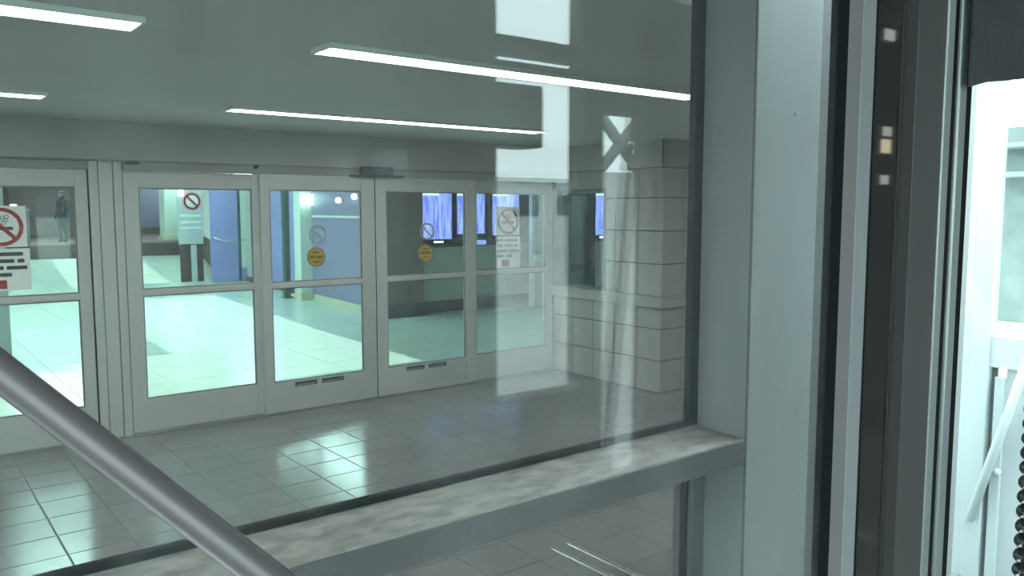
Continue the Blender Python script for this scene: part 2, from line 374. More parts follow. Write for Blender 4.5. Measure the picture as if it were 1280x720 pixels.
box('mullion', 1.507, 1.567, 6.965, 7.06, 0.0, 2.2, 'alu_door', t, 0.004)
t = empty('trim_3'); struct(t, 'door operator header running along the top of the glass doors', 'trim')
box('header_fascia', 0.215, 1.33, 6.95, 7.08, 2.125, 2.19, 'alu_grey', t, 0.003)
box('header_fascia', 1.57, 6.045, 6.915, 7.08, 2.125, 2.19, 'alu_grey', t, 0.003)
box('drip_line', 0.215, 6.045, 6.905, 6.99, 2.19, 2.2, 'alu_dark', t)
box('bracket', 1.58, 1.68, 6.895, 6.914, 2.17, 2.195, 'black_plastic', t)
box('bracket', 2.60, 2.635, 6.895, 6.914, 2.165, 2.195, 'black_plastic', t)
box('weatherstrip', 3.762, 3.774, 6.93, 6.97, 0.012, 2.12, 'rubber', t)
for x_ in (1.3285, 1.5695): box('weatherstrip', x_ - .003, x_ + .003, 6.98, 7.03, 0.0, 2.12, 'rubber', t)
t = box('trim_4', 1.57, 6.04, 6.90, 7.06, 0.0, 0.010, 'alu_dark'); struct(t, 'low metal threshold under the sliding doors', 'trim')
# door sensor
s = empty('door_sensor'); tag(s, 'black motion sensor above the meeting edges of the sliding doors', 'sensor')
box('sensor_housing', 3.60, 3.93, 6.845, 6.914, 2.135, 2.212, 'black_plastic', s, 0.008)
box('sensor_bar', 3.50, 4.05, 6.86, 6.914, 2.118, 2.136, 'black_plastic', s, 0.004)
box('sensor_window', 3.66, 3.87, 6.841, 6.846, 2.15, 2.185, 'gloss_black', s)
# no-smoking notices
def notice(name, x0, x1, z1, zm, z0, y, label, faded):
    o = empty(name); tag(o, label, 'sign', 'no-smoking notices on the glass doors')
    red = 'sign_red'; cx, cz = (x0 + x1) / 2, (z1 + zm) / 2 + 0.003; R = min(x1 - x0, z1 - zm) * 0.45
    box('upper_plate', x0, x1, y, y + 0.003, zm + 0.012, z1, 'white_plate', o)
    box('lower_plate', x0 + 0.004, x1 + 0.012, y, y + 0.003, z0, zm, 'white_plate', o)
    disc('red_ring', (cx, y - 0.0025, cz), R, 0.003, red, o, R * 0.80)
    slant('cigarette', (cx - R * .05, y - 0.0015, cz - R * 0.08), R * 1.15, R * 0.16, 0, 0.002, 'sign_dark', o)
    for k, (dx, dz) in enumerate(((0.30, .22), (.42, .36), (.26, .48), (.10, .40), (.46, .54))):
        disc('smoke_puff', (cx + (dx - .2) * R, y - 0.0015, cz + dz * R), R * .11, 0.002, 'sign_grey', o, R * 0.06, 14)
    slant('red_slash', (cx, y - 0.003, cz), R * 1.75, R * 0.2, -math.pi / 4, 0.003, red, o)
    W = x1 - x0; h = (zm - z0)
    spec = [[(.03, .30), (.36, .90)], [(.03, .27), (.33, .72), (.78, .92)], [(.03, .50), (.56, .97)], [(.03, .34), (.42, .66)]]
    for i, ln in enumerate(spec):
        zc = zm - h * (.13 + i * .165)
        boxes('text_line', [(x0 + W * a, x0 + W * b, y - 0.001, y + 0.001, zc - h * .045, zc + h * .045) for a, b in ln], 'sign_dark' if not faded else 'sign_grey', o)
    box('red_pictogram', x0 + W * .22, x0 + W * .55, y - 0.0015, y + 0.001, z0 + h * .04, z0 + h * .25, 'sign_red', o)
notice('smoking_notice', 0.585, 0.905, 1.845, 1.532, 1.225, 7.003, 'large no-smoking notice with text, on the fixed panel behind the slanted rod', False)
notice('smoking_notice', 5.26, 5.575, 1.845, 1.53, 1.19, 7.003, 'smaller-looking no-smoking notice, on the glass panel nearest the tiled wall', True)
# yellow decals, faint rings above
for x, z, lab, zr in ((3.168, 1.388, 'round yellow decal on the sliding leaf in front of the blue panels', 1.59), (4.335, 1.388, 'round yellow decal on the sliding leaf in front of the brown pillar', 1.60)):
    o = empty('door_decal'); tag(o, lab, 'decal', 'yellow decals on the sliding leaves')
    disc('decal_disc', (x, 6.946, z), 0.088, 0.003, 'decal_yellow', o)
    disc('decal_border', (x, 6.9445, z), 0.086, 0.002, 'decal_brown', o, 0.079)
    boxes('decal_lettering', [(x - .062, x - .01, 6.9445, 6.9465, z - .012, z + .014), (x + .004, x + .062, 6.9445, 6.9465, z - .012, z + .014), (x - .034, x + .03, 6.9445, 6.9465, z + .032, z + .05), (x - .03, x + .034, 6.9445, 6.9465, z - .05, z - .034)], 'decal_brown', o)
    o = empty('sticker_ring'); tag(o, lab.replace('round yellow decal on the sliding leaf', 'faint grey ring sticker above the yellow decal'), 'decal', 'faint ring stickers')
    disc('ring', (x + 0.02, 6.946, zr), 0.085, 0.003, 'decal_ring', o, 0.068)
    slant('ring_slash', (x + 0.02, 6.9455, zr), 0.14, 0.016, -math.pi / 4, 0.002, 'decal_ring', o)
# lettering strips on the bottom rails
for x0, x1, lab in ((2.93, 3.41, 'black push-to-open lettering strip on the bottom rail below the blue panels'), (4.09, 4.56, 'black push-to-open lettering strip on the bottom rail below the brown pillar')):
    lab = lab.replace('push-to-open ', '')
    o = empty('rail_sticker'); tag(o, lab, 'sticker', 'lettering strips on the bottom rails')
    W = x1 - x0
    for a, b in ((0, .44), (.54, 1.0)):
        box('strip', x0 + W * a, x0 + W * b, 6.9265, 6.9285, 0.225, 0.268, 'sign_dark', o)
        boxes('letters', [(x0 + W * (a + .04 + k * .065), x0 + W * (a + .04 + k * .065 + .04), 6.9258, 6.927, 0.23, 0.246) for k in range(6 if a == 0 else 6)], 'sign_grey', o)

# ------------------------------------------------------------------ ceiling strip lamps
def lamp(x0, x1, y, label):
    o = empty('strip_lamp'); tag(o, label, 'lamp', 'ceiling strip lamps')
    hw = 0.08
    boxes('lamp_frame', [(x0 - .012, x1 + .012, y - hw - .012, y - hw, HC - .022, HC), (x0 - .012, x1 + .012, y + hw, y + hw + .012, HC - .022, HC), (x0 - .012, x0, y - hw, y + hw, HC - .022, HC), (x1, x1 + .012, y - hw, y + hw, HC - .022, HC)], 'white_plate', o)
    box('lamp_lens', x0, x1, y - hw, y + hw, HC - .014, HC - .003, 'lamp_lens', o)
lamp(1.53, 3.93, 3.245, 'long strip lamp ending at the grey post, nearer of the two long ones')
lamp(1.93, 4.63, 5.53, 'long thin strip lamp close to the bulkhead over the doors')
lamp(4.60, 6.4, 3.6, 'strip lamp added unseen behind the grey post to light the tiled wall')  # added lamp, out of sight, brightening the end face of the tiled wall
lamp(-1.60, 0.80, 3.245, 'strip lamp cut off by the top corner above the notice panel')
lamp(-1.86, 0.845, 5.60, 'short-looking strip lamp above the notice panel near the bulkhead')

# ================================================================== HALL beyond the doors
ZR = 5.0
hf = box('floor_hall', -6.0, 15.0, 7.12, 44.0, -0.12, -0.005, 'hall_wall'); struct(hf, 'bright sunlit tiled floor of the hall beyond the doors', 'floor')
HP = 0.9
hm = bpy.data.meshes.new('hall_tile'); hm.from_pydata([(0, 0, -.006), (HP - .008, 0, -.006), (HP - .008, HP - .008, -.006), (0, HP - .008, -.006), (.002, .002, 0), (HP - .01, .002, 0), (HP - .01, HP - .01, 0), (.002, HP - .01, 0)], [], BF)
hm.materials.append(MT['hall_tile_mat']); hm.update()
for j in range(0, 30):
    y0 = 7.14 + j * HP
    for i in range(-1, 14):
        x0 = -0.3 + i * HP
        if x0 + HP < 0.1 * y0 - 0.6 or x0 > 1.05 * (y0 + HP) or y0 > 33.5: continue
        if y0 > 11.2 and x0 > 6.75 + 0.03 * (y0 - 12) + max(0, .2 * (y0 - 19)) : continue
        t = bpy.data.objects.new('floor_tile', hm); C.objects.link(t); t.parent = hf; t.location = (x0, y0, random.uniform(-.0006, 0))
# roof with skylight openings
OFF = Vector((-SUN_D.x, -SUN_D.y)) * (ZR / -SUN_D.z)
def hole(xa0, xb0, xa1, xb1, y0, y1):                    # sunlit patch on the floor -> opening in the roof
    return (y0 + OFF.y, y1 + OFF.y, xa0 + OFF.x - .24, xb0 + OFF.x, xa1 + OFF.x - .24, xb1 + OFF.x)
H = [hole(0.2, 5.15, 0.6, 5.25, 8.35, 11.4), hole(2.9, 5.25, 3.2, 5.75, 11.4, 18.3), hole(3.5, 5.8, 5.05, 8.1, 21.3, 34.3)]
RV = []
yy = 7.0
def quadslab(xa0, xb0, xa1, xb1, y0, y1):
    return [(xa0, y0, ZR), (xb0, y0, ZR), (xb1, y1, ZR), (xa1, y1, ZR), (xa0, y0, ZR + 1.2), (xb0, y0, ZR + 1.2), (xb1, y1, ZR + 1.2), (xa1, y1, ZR + 1.2)]
def xr(y): return 15.0 if y < 12.3 else max(7.3, 7.5 + (y - 19.5) * .23)
for (y0, y1, a0, b0, a1, b1) in H:
    if y0 > yy: RV.append(quadslab(-6, xr(yy), -6, xr(y0), yy, y0))
    RV.append(quadslab(-6, a0, -6, a1, y0, y1)); RV.append(quadslab(b0, max(b0 + .1, xr(y0)), b1, max(b1 + .1, xr(y1)), y0, y1)); yy = y1
RV.append(quadslab(-6, xr(yy), -6, xr(44), yy, 44.0))
rf = boxes('ceiling_hall', RV, 'roof_paint'); struct(rf, 'hall roof with long skylight openings', 'ceiling')
w = boxes('wall_hall_left', [(-6.1, -6.0, 7.0, 44, 0, ZR)], 'hall_wall'); struct(w, 'side wall of the hall beyond the lobby', 'wall')
w = box('wall_hall_lintel', -6.0, 15.0, 7.14, 7.22, 2.2, ZR, 'hall_wall'); struct(w, 'hall face of the wall above the sliding doors', 'wall')
w = box('wall_hall_side', 15.0, 15.1, 7.0, 12.4, 0, ZR, 'hall_wall'); struct(w, 'end wall of the hall behind the flight boards', 'wall')
w = boxes('wall_hall_end', [(7.4, 15.0, 6.9, 7.14, 0, ZR), (7.3, 7.4, 5.5, 7.14, 0, 2.62), (6.6, 7.4, 5.4, 5.5, 0, 2.62), (6.22, 7.4, 5.5, 7.14, 2.5, 2.62), (6.22, 7.4, 7.0, 7.14, 2.62, ZR), (6.22, 7.3, 5.5, 7.12, -.12, -.005)], 'hall_wall'); struct(w, 'hall wall behind the tiled side wall', 'wall')
# far end: landing, back wall
ld = empty('raised_landing'); tag(ld, 'dark reddish brown raised landing at the far end of the hall', 'landing')
prism_plan('landing_body', [(-5.98, 34.0), (10.4, 34.0), (12.75, 43.75), (-5.98, 43.75)], 0, 0.50, 'brown_red', ld)
prism_plan('landing_edge', [(-5.98, 33.95), (10.38, 33.95), (12.75, 43.75), (-5.98, 43.75)], 0.50, 0.56, 'brown_pillar', ld)
w = box('wall_far', -6.0, 15.0, 43.8, 44.0, 0, ZR, 'back_wall_paint'); struct(w, 'dim brownish far wall of the hall', 'wall')
wn = empty('window_2'); struct(wn, 'blue-grey tinted window in the far hall wall', 'window')
boxes('window_frame', [(9.9, 10.0, 43.6, 43.8, .9, 3.0), (11.6, 11.7, 43.6, 43.8, .9, 3.0), (9.9, 11.7, 43.6, 43.8, 2.95, 3.05), (9.9, 11.7, 43.6, 43.8, .85, .95)], 'alu_dark', wn)
box('glass_pane', 10.0, 11.6, 43.65, 43.7, .95, 2.95, 'lavender_panel', wn)
c = empty('hall_column'); tag(c, 'pale square column on the far landing beside the tinted window', 'column')
box('column_shaft', 9.55, 10.4, 35.5, 36.3, 0.72, ZR - .01, 'pale_column', c, .02); box('column_base', 9.47, 10.48, 35.42, 36.38, 0.561, 0.72, 'cream', c, .01)
k = empty('kiosk'); tag(k, 'grey box kiosk standing on the far landing behind the notice panel', 'kiosk')
box('kiosk_body', 3.75, 4.55, 34.4, 35.0, 0.56, 1.75, 'alu_frame', k, .02); box('kiosk_top', 3.7, 4.6, 34.35, 35.05, 1.75, 1.82, 'alu_dark', k, .01); box('kiosk_lamp', 4.0, 4.18, 34.5, 34.7, 1.82, 2.0, 'small_lamp', k)
b = box('notice_panel', 3.6, 5.0, 43.6, 43.78, 1.9, 3.4, 'brown_red'); tag(b, 'reddish wall panel at the far end behind the kiosk', 'panel')

# right-hand side of the hall: skewed wall with a clerestory above, blue panels and doors
wl = empty('wall_hall_right'); struct(wl, 'long hall wall with high clerestory windows above blue doors', 'wall')
pts = [(6.72, 12.4), (6.97, 15.5), (7.12, 16.7), (7.36, 19.6), (8.30, 25.8), (10.45, 33.9), (12.9, 43.9)]
for i in range(len(pts) - 1):
    m = ['lavender_panel', 'pale_column', 'blue_panel', 'hall_wall', 'hall_wall', 'hall_wall'][i]
    wallseg('wall_panel', pts[i], pts[i + 1], 0.14, 0.12, 2.62, m, wl)
    wallseg('skirting', (pts[i][0] - .012, pts[i][1]), (pts[i + 1][0] - .012, pts[i + 1][1]), 0.16, 0, 0.12, 'cream' if i < 2 else 'brown_red', wl)
    wallseg('upper_beam', pts[i], pts[i + 1], 0.14, 3.55, ZR, 'hall_wall', wl)
    n = max(1, int((pts[i + 1][1] - pts[i][1]) / 2.4))
    for q in range(n + 1):
        f = q / n; x = pts[i][0] + (pts[i + 1][0] - pts[i][0]) * f; y = pts[i][1] + (pts[i + 1][1] - pts[i][1]) * f
        box('clerestory_mullion', x, x + .12, y - .06, y + .06, 2.62, 3.55, 'alu_frame', wl)
wallseg('dado_rail', (6.70, 12.45), (6.95, 15.4), 0.02, 1.66, 1.70, 'pale_column', wl)
for i in (3, 4): wallseg('brown_wainscot', (pts[i][0] - .02, pts[i][1] + (1.7 if i == 3 else 0)), (pts[i + 1][0] - .02, pts[i + 1][1]), 0.03, 0.12, 0.85, 'brown_red', wl)
c = empty('hall_column'); tag(c, 'pale square column between the blue door and the lavender panel', 'column')
box('column_shaft', 6.72, 7.02, 15.45, 15.75, 0.14, 2.62, 'pale_column', c, .01); box('column_base', 6.70, 7.04, 15.43, 15.77, 0, 0.14, 'cream', c)
c = empty('hall_post'); tag(c, 'slim dark green post beside the pale column', 'post')
box('post_shaft', 6.62, 6.73, 16.0, 16.15, 0.03, 2.6, 'dark_green', c, .005); box('post_foot', 6.59, 6.76, 15.97, 16.18, 0, 0.03, 'dark_green', c)
ex = empty('exit_light'); tag(ex, 'small white lit box light on top of the pale column', 'light')
box('light_box', 6.70, 7.0, 15.30, 15.40, 1.98, 2.12, 'exit_lit', ex, .005); box('light_bracket', 6.8, 6.9, 15.40, 15.45, 2.0, 2.1, 'alu_dark', ex)
box('lower_tray', 6.76, 6.98, 15.32, 15.44, 1.90, 1.94, 'exit_lit', ex)
for x, y, z, lab in ((6.62, 12.9, 2.04, 'round white lamp beside the lavender panel by the door edge'), (6.66, 13.6, 1.98, 'small white lamp under the round lamp on the lavender panel')):
    o = empty('wall_lamp'); tag(o, lab, 'lamp')
    disc('lamp_face', (x, y, z), 0.05, 0.03, 'small_lamp', o, 0, 20); box('lamp_arm', x - .01, x + .12, y + .03, y + .05, z - .012, z + .012, 'alu_dark', o)
# blue door standing open towards the lobby, with push bar
bd = empty('blue_door'); tag(bd, 'open blue hall door with a silver push bar and glass strip', 'door leaf')
def facing(name, px0, px1, z0, z1, y, th, m, par, bev=0):   # panel facing -Y between two X
    return box(name, px0, px1, y, y + th, z0, z1, m, par, bev)
facing('door_panel', 6.58, 7.26, 0.03, 2.55, 20.5, 0.05, 'blue_panel', bd, .004)
facing('door_stile', 7.26, 7.33, 0.03, 2.55, 20.49, 0.06, 'dark_green', bd, .003)
facing('glass_strip', 7.33, 7.46, 0.35, 2.55, 20.5, 0.03, 'pale_column', bd)
facing('lower_strip', 7.33, 7.46, 0.03, 0.35, 20.5, 0.03, 'blue_panel', bd)
tube('push_bar', [(6.62, 20.49, 1.12), (6.64, 20.42, 1.12), (6.8, 20.41, 1.06), (7.12, 20.42, 1.0), (7.15, 20.49, 1.0)], 0.022, 'steel', bd, 10)
disc('door_knob', (7.38, 20.46, 1.06), 0.035, 0.03, 'steel', bd, 0, 16)
disc('peephole_lamp', (7.05, 20.49, 2.33), 0.035, 0.01, 'small_lamp', bd, 0, 16)
# far no-smoking board
nb = empty('smoking_board'); tag(nb, 'far no-smoking board standing beside the open blue door', 'sign')
facing('board', 6.02, 6.62, 0.95, 2.46, 21.2, 0.03, 'shade_grey', nb)
facing('board_base', 6.04, 6.60, 0.0, 0.95, 21.2, 0.03, 'brown_red', nb); facing('board_stripe', 6.30, 6.44, 0.0, 0.93, 21.185, 0.02, 'shade_grey', nb)
disc('red_ring', (6.37, 21.18, 2.02), 0.21, 0.01, 'sign_red', nb, 0.155); disc('ring_ground', (6.37, 21.19, 2.02), 0.16, 0.008, 'white_plate', nb)
slant('red_slash', (6.37, 21.175, 2.02), 0.34, 0.05, -math.pi / 4, 0.01, 'sign_red', nb)
for zc in (1.66, 1.50, 1.36): facing('text_line', 6.08, 6.58, zc - .03, zc + .03, 21.19, 0.01, 'white_plate', nb)
facing('lit_panel', 6.04, 6.16, 2.15, 2.46, 21.17, 0.02, 'small_lamp', nb)
# board wall with flight screens
w = empty('wall_boards'); struct(w, 'hall wall carrying the row of blue flight boards', 'wall')
box('wall_panel', 6.72, 14.9, 12.25, 12.4, 0, ZR, 'hall_wall', w)
box('dark_backing', 7.42, 14.5, 12.21, 12.25, 1.16, 2.6, 'dark_panel', w)
x = 7.42; 
while x < 14.2:
    box('wainscot_panel', x + .006, x + 1.0 - .006, 12.20, 12.25, 0.2, 1.15, 'wainscot', w, .003); x += 1.0
box('skirting', 7.42, 14.5, 12.18, 12.25, 0, 0.2, 'alu_frame', w)
c = empty('hall_pillar'); tag(c, 'broad dark brown pillar in front of the flight board wall', 'pillar')
box('pillar_shaft', 6.70, 7.41, 11.95, 12.24, 0.22, ZR, 'brown_pillar', c, .006); box('pillar_base', 6.68, 7.43, 11.93, 12.24, 0, 0.22, 'dark_panel', c, .004)
c = empty('hall_pillar'); tag(c, 'dark pillar seen through the window in the tiled wall', 'pillar')
box('pillar_shaft', 10.25, 11.42, 11.9, 12.17, 0.2, ZR, 'black_plastic', c, .006); box('pillar_base', 10.23, 11.44, 11.88, 12.17, 0, 0.2, 'black_plastic', c)
def board(x0, x1, z0, z1, label):
    o = empty('flight_board'); tag(o, label, 'monitor', 'blue flight boards in the hall')
    box('casing', x0 - .03, x1 + .03, 12.06, 12.16, z0 - .10, z1 + .04, 'black_plastic', o, .006)
    box('screen', x0, x1, 12.052, 12.061, z0, z1, 'flight_screen', o)
    box('name_plate', (x0 + x1) / 2 - .07, (x0 + x1) / 2 + .12, 12.054, 12.061, z0 - .06, z0 - .035, 'exit_lit', o)
    box('wall_mount', (x0 + x1) / 2 - .1, (x0 + x1) / 2 + .1, 12.16, 12.215, (z0 + z1) / 2 - .1, (z0 + z1) / 2 + .1, 'alu_dark', o)
board(7.47, 8.07, 1.30, 2.12, 'blue flight board next to the brown pillar')
board(8.19, 8.79, 1.38, 2.12, 'blue flight board half hidden behind the door stile')
board(8.97, 9.58, 1.34, 2.13, 'blue flight board behind the small no-smoking notice')
board(11.47, 12.05, 1.30, 2.17, 'blue flight board seen through the window in the tiled wall')
o = empty('status_screen'); tag(o, 'small purple lit status strip below the half hidden flight board', 'screen')
box('strip_casing', 8.50, 8.88, 12.10, 12.205, 1.165, 1.272, 'black_plastic', o); box('strip_screen', 8.53, 8.85, 12.09, 12.10, 1.18, 1.26, 'flight_screen', o)
c = empty('white_frame'); tag(c, 'bright white glazed frame in the hall beside the last flight board', 'frame')
box('frame_post', 9.66, 9.72, 11.75, 11.85, 0, 2.5, 'white_paint', c); box('frame_post', 9.93, 9.98, 11.75, 11.85, 0, 2.5, 'pale_column', c)
box('frame_panel', 9.72, 9.93, 11.8, 11.83, 0.0, 2.5, 'wainscot', c); box('lit_ledge', 9.70, 9.95, 11.70, 11.8, 0.84, 0.97, 'white_paint', c)
c = empty('hall_pier'); tag(c, 'dark square pier with a grey edge behind the large notice', 'pier')
box('pier_shaft', 0.55, 1.14, 11.6, 12.0, 0, 2.3, 'dark_panel', c, .006); box('pier_edge', 1.14, 1.27, 11.6, 12.0, 0, 2.3, 'shade_grey', c, .006)

# person on the landing
def person():
    root = empty('person'); tag(root, 'person in dark coat and trousers standing on the far landing', 'person')
    J = [((0, 0, .93), (.17, .125)), ((0, 0, 1.12), (.165, .12)), ((0, 0.005, 1.32), (.20, .13)), ((0, .0, 1.45), (.14, .10)), ((0, -.01, 1.54), (.06, .06)), ((0, -.02, 1.60), (.075, .085)), ((0, -.025, 1.70), (.085, .10)), ((0, -.02, 1.78), (.06, .075)),
         ((.20, 0, 1.43), (.075, .08)), ((.25, .02, 1.17), (.06, .06)), ((.24, -.05, .93), (.045, .05)), ((.235, -.08, .84), (.035, .05)),
         ((-.20, 0, 1.43), (.075, .08)), ((-.26, .02, 1.17), (.06, .06)), ((-.24, -.07, .95), (.045, .05)), ((-.22, -.11, .87), (.035, .05)),
         ((.10, 0, .84), (.11, .12)), ((.11, -.01, .48), (.075, .08)), ((.115, .02, .09), (.05, .055)), ((.125, -.12, .045), (.045, .04)),
         ((-.10, 0, .84), (.11, .12)), ((-.13, -.03, .48), (.075, .08)), ((-.14, .06, .09), (.05, .055)), ((-.15, -.08, .045), (.045, .04))]
    E = [(0, 1), (1, 2), (2, 3), (3, 4), (4, 5), (5, 6), (6, 7), (2, 8), (8, 9), (9, 10), (10, 11), (2, 12), (12, 13), (13, 14), (14, 15), (0, 16), (16, 17), (17, 18), (18, 19), (0, 20), (20, 21), (21, 22), (22, 23)]
    V = [Vector(j[0]) for j in J]; R = [j[1] for j in J]
    # fingers and thumbs
    for hd, sx in ((11, 1), (15, -1)):
        b = V[hd]
        for k in range(4):
            i = len(V); o = (k - 1.5) * .022; ln = (.075, .085, .08, .062)[k]
            V.append(b + Vector((0, -o, -.03))); R.append((.010, .010)); V.append(b + Vector((-sx * .012, -o - .004, -.03 - ln * .6))); R.append((.009, .009)); V.append(b + Vector((-sx * .03, -o - .004, -.03 - ln))); R.append((.008, .008))
            E += [(hd, i), (i, i + 1), (i + 1, i + 2)]
        i = len(V); V.append(b + Vector((-sx * .02, -.045, .0))); R.append((.011, .011)); V.append(b + Vector((-sx * .03, -.065, -.04))); R.append((.009, .009)); E += [(hd, i), (i, i + 1)]
    me = bpy.data.meshes.new('body'); me.from_pydata([tuple(v) for v in V], E, [])
    me.materials.append(MT['coat'])
    o = bpy.data.objects.new('body', me); C.objects.link(o); o.parent = root
    sk = o.modifiers.new('skin', 'SKIN'); 
    if not me.skin_vertices: 
        bpy.context.view_layer.objects.active = o
        bpy.ops.object.select_all(action='DESELECT'); o.select_set(True); bpy.ops.mesh.customdata_skin_add()
    for i, r in enumerate(R): me.skin_vertices[0].data[i].radius = r
    me.skin_vertices[0].data[0].use_root = True
    sk.use_smooth_shade = True
    sub = o.modifiers.new('sub', 'SUBSURF'); sub.levels = 1; sub.render_levels = 2
    # head details
    def blob(name, c, r, m, par=root, n=14):
        bm = bmesh.new(); bmesh.ops.create_uvsphere(bm, u_segments=n, v_segments=n // 2 + 2, radius=1)
        for v in bm.verts: v.co = Vector((v.co.x * r[0] + c[0], v.co.y * r[1] + c[1], v.co.z * r[2] + c[2]))
        mm = bpy.data.meshes.new(name); bm.to_mesh(mm); bm.free(); mm.materials.append(MT[m])
        for p in mm.polygons: p.use_smooth = True
        q = bpy.data.objects.new(name, mm); C.objects.link(q); q.parent = par; return q
    face = blob('face', (0, -.055, 1.665), (.073, .075, .10), 'skin')
    blob('nose', (0, -.132, 1.66), (.012, .016, .02), 'skin', face); blob('eye', (.03, -.122, 1.685), (.010, .008, .006), 'hair', face); blob('eye', (-.03, -.122, 1.685), (.010, .008, .006), 'hair', face)
    blob('mouth', (0, -.122, 1.615), (.022, .008, .005), 'brown_red', face); blob('ear', (.085, -.02, 1.67), (.010, .02, .03), 'skin', face); blob('ear', (-.085, -.02, 1.67), (.010, .02, .03), 'skin', face)
    blob('hair', (0, -.012, 1.715), (.092, .108, .095), 'hair')
    root.location = (5.72, 34.9, 0.56); root.rotation_euler = (0, 0, math.radians(-60))
    root.scale = (1.08, 1.08, 1.08)
person()

# ================================================================== outer glazing: post, ledge, window, lower panel
YP = 1.527; YG = 1.755
pp = empty('frame_post'); tag(pp, 'broad grey painted metal post at the end of the ledge', 'post')
box('return_strip', 2.478, 2.70, YP + .035, 1.86, -2.1, 3.4, 'alu_frame', pp)
prism_plan('post_body', [(2.128, YP), (2.478, YP), (2.478, 1.86), (2.36, 1.86), (2.157, 1.772), (2.155, 1.76)], -2.1, 3.4, 'alu_post', pp, 0.004)
box('edge_strip', 2.124, 2.130, YP - 0.002, YP + 0.004, -2.1, 3.4, 'alu_frame', pp)
for x_, z_ in ((2.29, 1.235), (2.335, 2.12), (2.40, 1.15)):
    disc('screw_head', (x_, YP - 0.002, z_), 0.004, 0.003, 'alu_dark', pp, 0, 12)
lg = empty('window_ledge'); tag(lg, 'dusty grey metal ledge below the large window', 'ledge')
box('ledge_body', -4.0, 2.127, YP, 1.78, 1.022, 1.098, 'ledge_face', lg, .004)
box('ledge_top', -4.0, 2.127, YP + 0.004, 1.742, 1.096, 1.1005, 'ledge_dirt', lg)
wn = empty('window_3'); struct(wn, 'large window pane above the dusty ledge', 'window')
boxes('gasket', [(-4.0, 2.12, 1.742, 1.768, 1.10, 1.116), (2.112, 2.156, 1.742, 1.768, 1.10, 2.62)], 'rubber', wn)
box('glass_pane', -4.0, 2.12, 1.752, 1.760, 1.112, 2.63, GL_WIN, wn)
wn = empty('window_4'); struct(wn, 'lower glass panel under the dusty ledge', 'window')
boxes('window_frame', [(-4.0, 2.15, 1.70, 1.78, 0.945, 1.022), (2.082, 2.15, 1.70, 1.78, 0.0, 0.945), (-4.0, 2.082, 1.70, 1.78, 0.0, 0.10)], 'alu_frame', wn, .003)
boxes('gasket', [(2.070, 2.082, 1.716, 1.74, 0.10, 0.945)], 'rubber', wn)
box('glass_pane', -4.0, 2.074, 1.736, 1.744, 0.10, 0.947, GL_WIN, wn)
for x_, lab in ((2.785, 'steel floor track behind the lower glass panel, farther from the post'), (2.895, 'steel floor track behind the lower glass panel, nearer the post')):
    o = empty('floor_track'); tag(o, lab, 'track', 'steel floor tracks')
    box('track_strip', x_ - .02, x_ + .02, 1.9, 3.2, 0.0, 0.012, 'steel', o, .004); box('track_groove', x_ - .005, x_ + .005, 1.9, 3.2, 0.011, 0.0135, 'alu_dark', o)
# outdoor strip between the rooms: ground, canopy
gr = box('ground', -90, 90, -120, 1.62, -2.3, -2.1, 'concrete'); struct(gr, 'concrete ground outside', 'ground')
gr2 = boxes('ground_side', [(3.8, 90, 1.62, 6.9, -2.3, -2.1)], 'concrete'); struct(gr2, 'concrete ground beside the lobby', 'ground')
cp = box('shade_canopy', -6.0, 2.5, -2.2, 1.75, 3.4, 3.55, 'soffit'); struct(cp, 'canopy added unseen to dim the outdoor strip', 'shade_canopy')  # unseen slab added overhead to cut the daylight on the post

# ================================================================== NEAR ROOM (where the camera stands)
RZ0, RZ1, YN, YB = 0.3, 3.05, 0.6, -1.7
rf_ = box('floor_room', -4.0, 6.6, YB - .1, YN + .04, RZ0 - .1, RZ0, 'room_floor'); struct(rf_, 'dark floor of the viewing room', 'floor')
rc_ = box('ceiling_room', -4.0, 6.6, YB - .1, YN + .04, RZ1, RZ1 + .1, 'room_wall'); struct(rc_, 'ceiling of the viewing room', 'ceiling')
w = boxes('wall_room_ends', [(-4.1, -4.0, YB - .1, YN + .04, RZ0 - 2.4, RZ1 + .1), (6.6, 6.7, YB - .1, YN + .04, RZ0 - 2.4, RZ1 + .1)], 'room_wall'); struct(w, 'end walls of the viewing room', 'wall')
# back wall openings, first and last added to brighten the jamb: (x0, x1, z0, z1)
OPN = [(-3.6, 0.15, 1.0, 2.8), (2.18, 2.69, 0.95, 2.98), (2.83, 3.16, 0.45, 2.29), (3.64, 3.96, 0.7, 2.38), (4.95, 5.25, 0.6, 1.6)]
L = []; xx = -4.0
for a, b, z0, z1 in OPN:
    L.append((xx, a, YB - .1, YB, RZ0 - 2.4, RZ1)); L.append((a, b, YB - .1, YB, RZ0 - 2.4, z0)); L.append((a, b, YB - .1, YB, z1, RZ1)); xx = b
L.append((xx, 6.6, YB - .1, YB, RZ0 - 2.4, RZ1))
w = boxes('wall_room_rear', L, 'room_wall'); struct(w, 'rear wall of the viewing room with narrow windows and two openings added for light', 'wall')
wn = empty('window_5'); struct(wn, 'narrow rear window mirrored in the front pane', 'window')
boxes('transom', [(2.13, 2.68, YB - .08, YB - .02, 2.50, 2.585), (2.13, 2.68, YB - .08, YB - .02, 2.44, 2.475), (2.13, 2.68, YB - .08, YB - .02, 2.405, 2.43)], 'alu_frame', wn)
wn = empty('window_6'); struct(wn, 'slotted rear panel mirrored on the grey post', 'window')
boxes('slot_bars', [(3.64, 3.70, YB - .06, YB - .03, .7, 2.38), (3.735, 3.765, YB - .06, YB - .03, .7, 2.38), (3.80, 3.845, YB - .06, YB - .03, .7, 2.38), (3.86, 3.96, YB - .06, YB - .03, .7, 2.38)], 'room_wall', wn)
boxes('slot_rungs', [(3.70, 3.845, YB - .06, YB - .03, .72 + k * .05, .745 + k * .05) for k in range(33)], 'room_wall', wn)
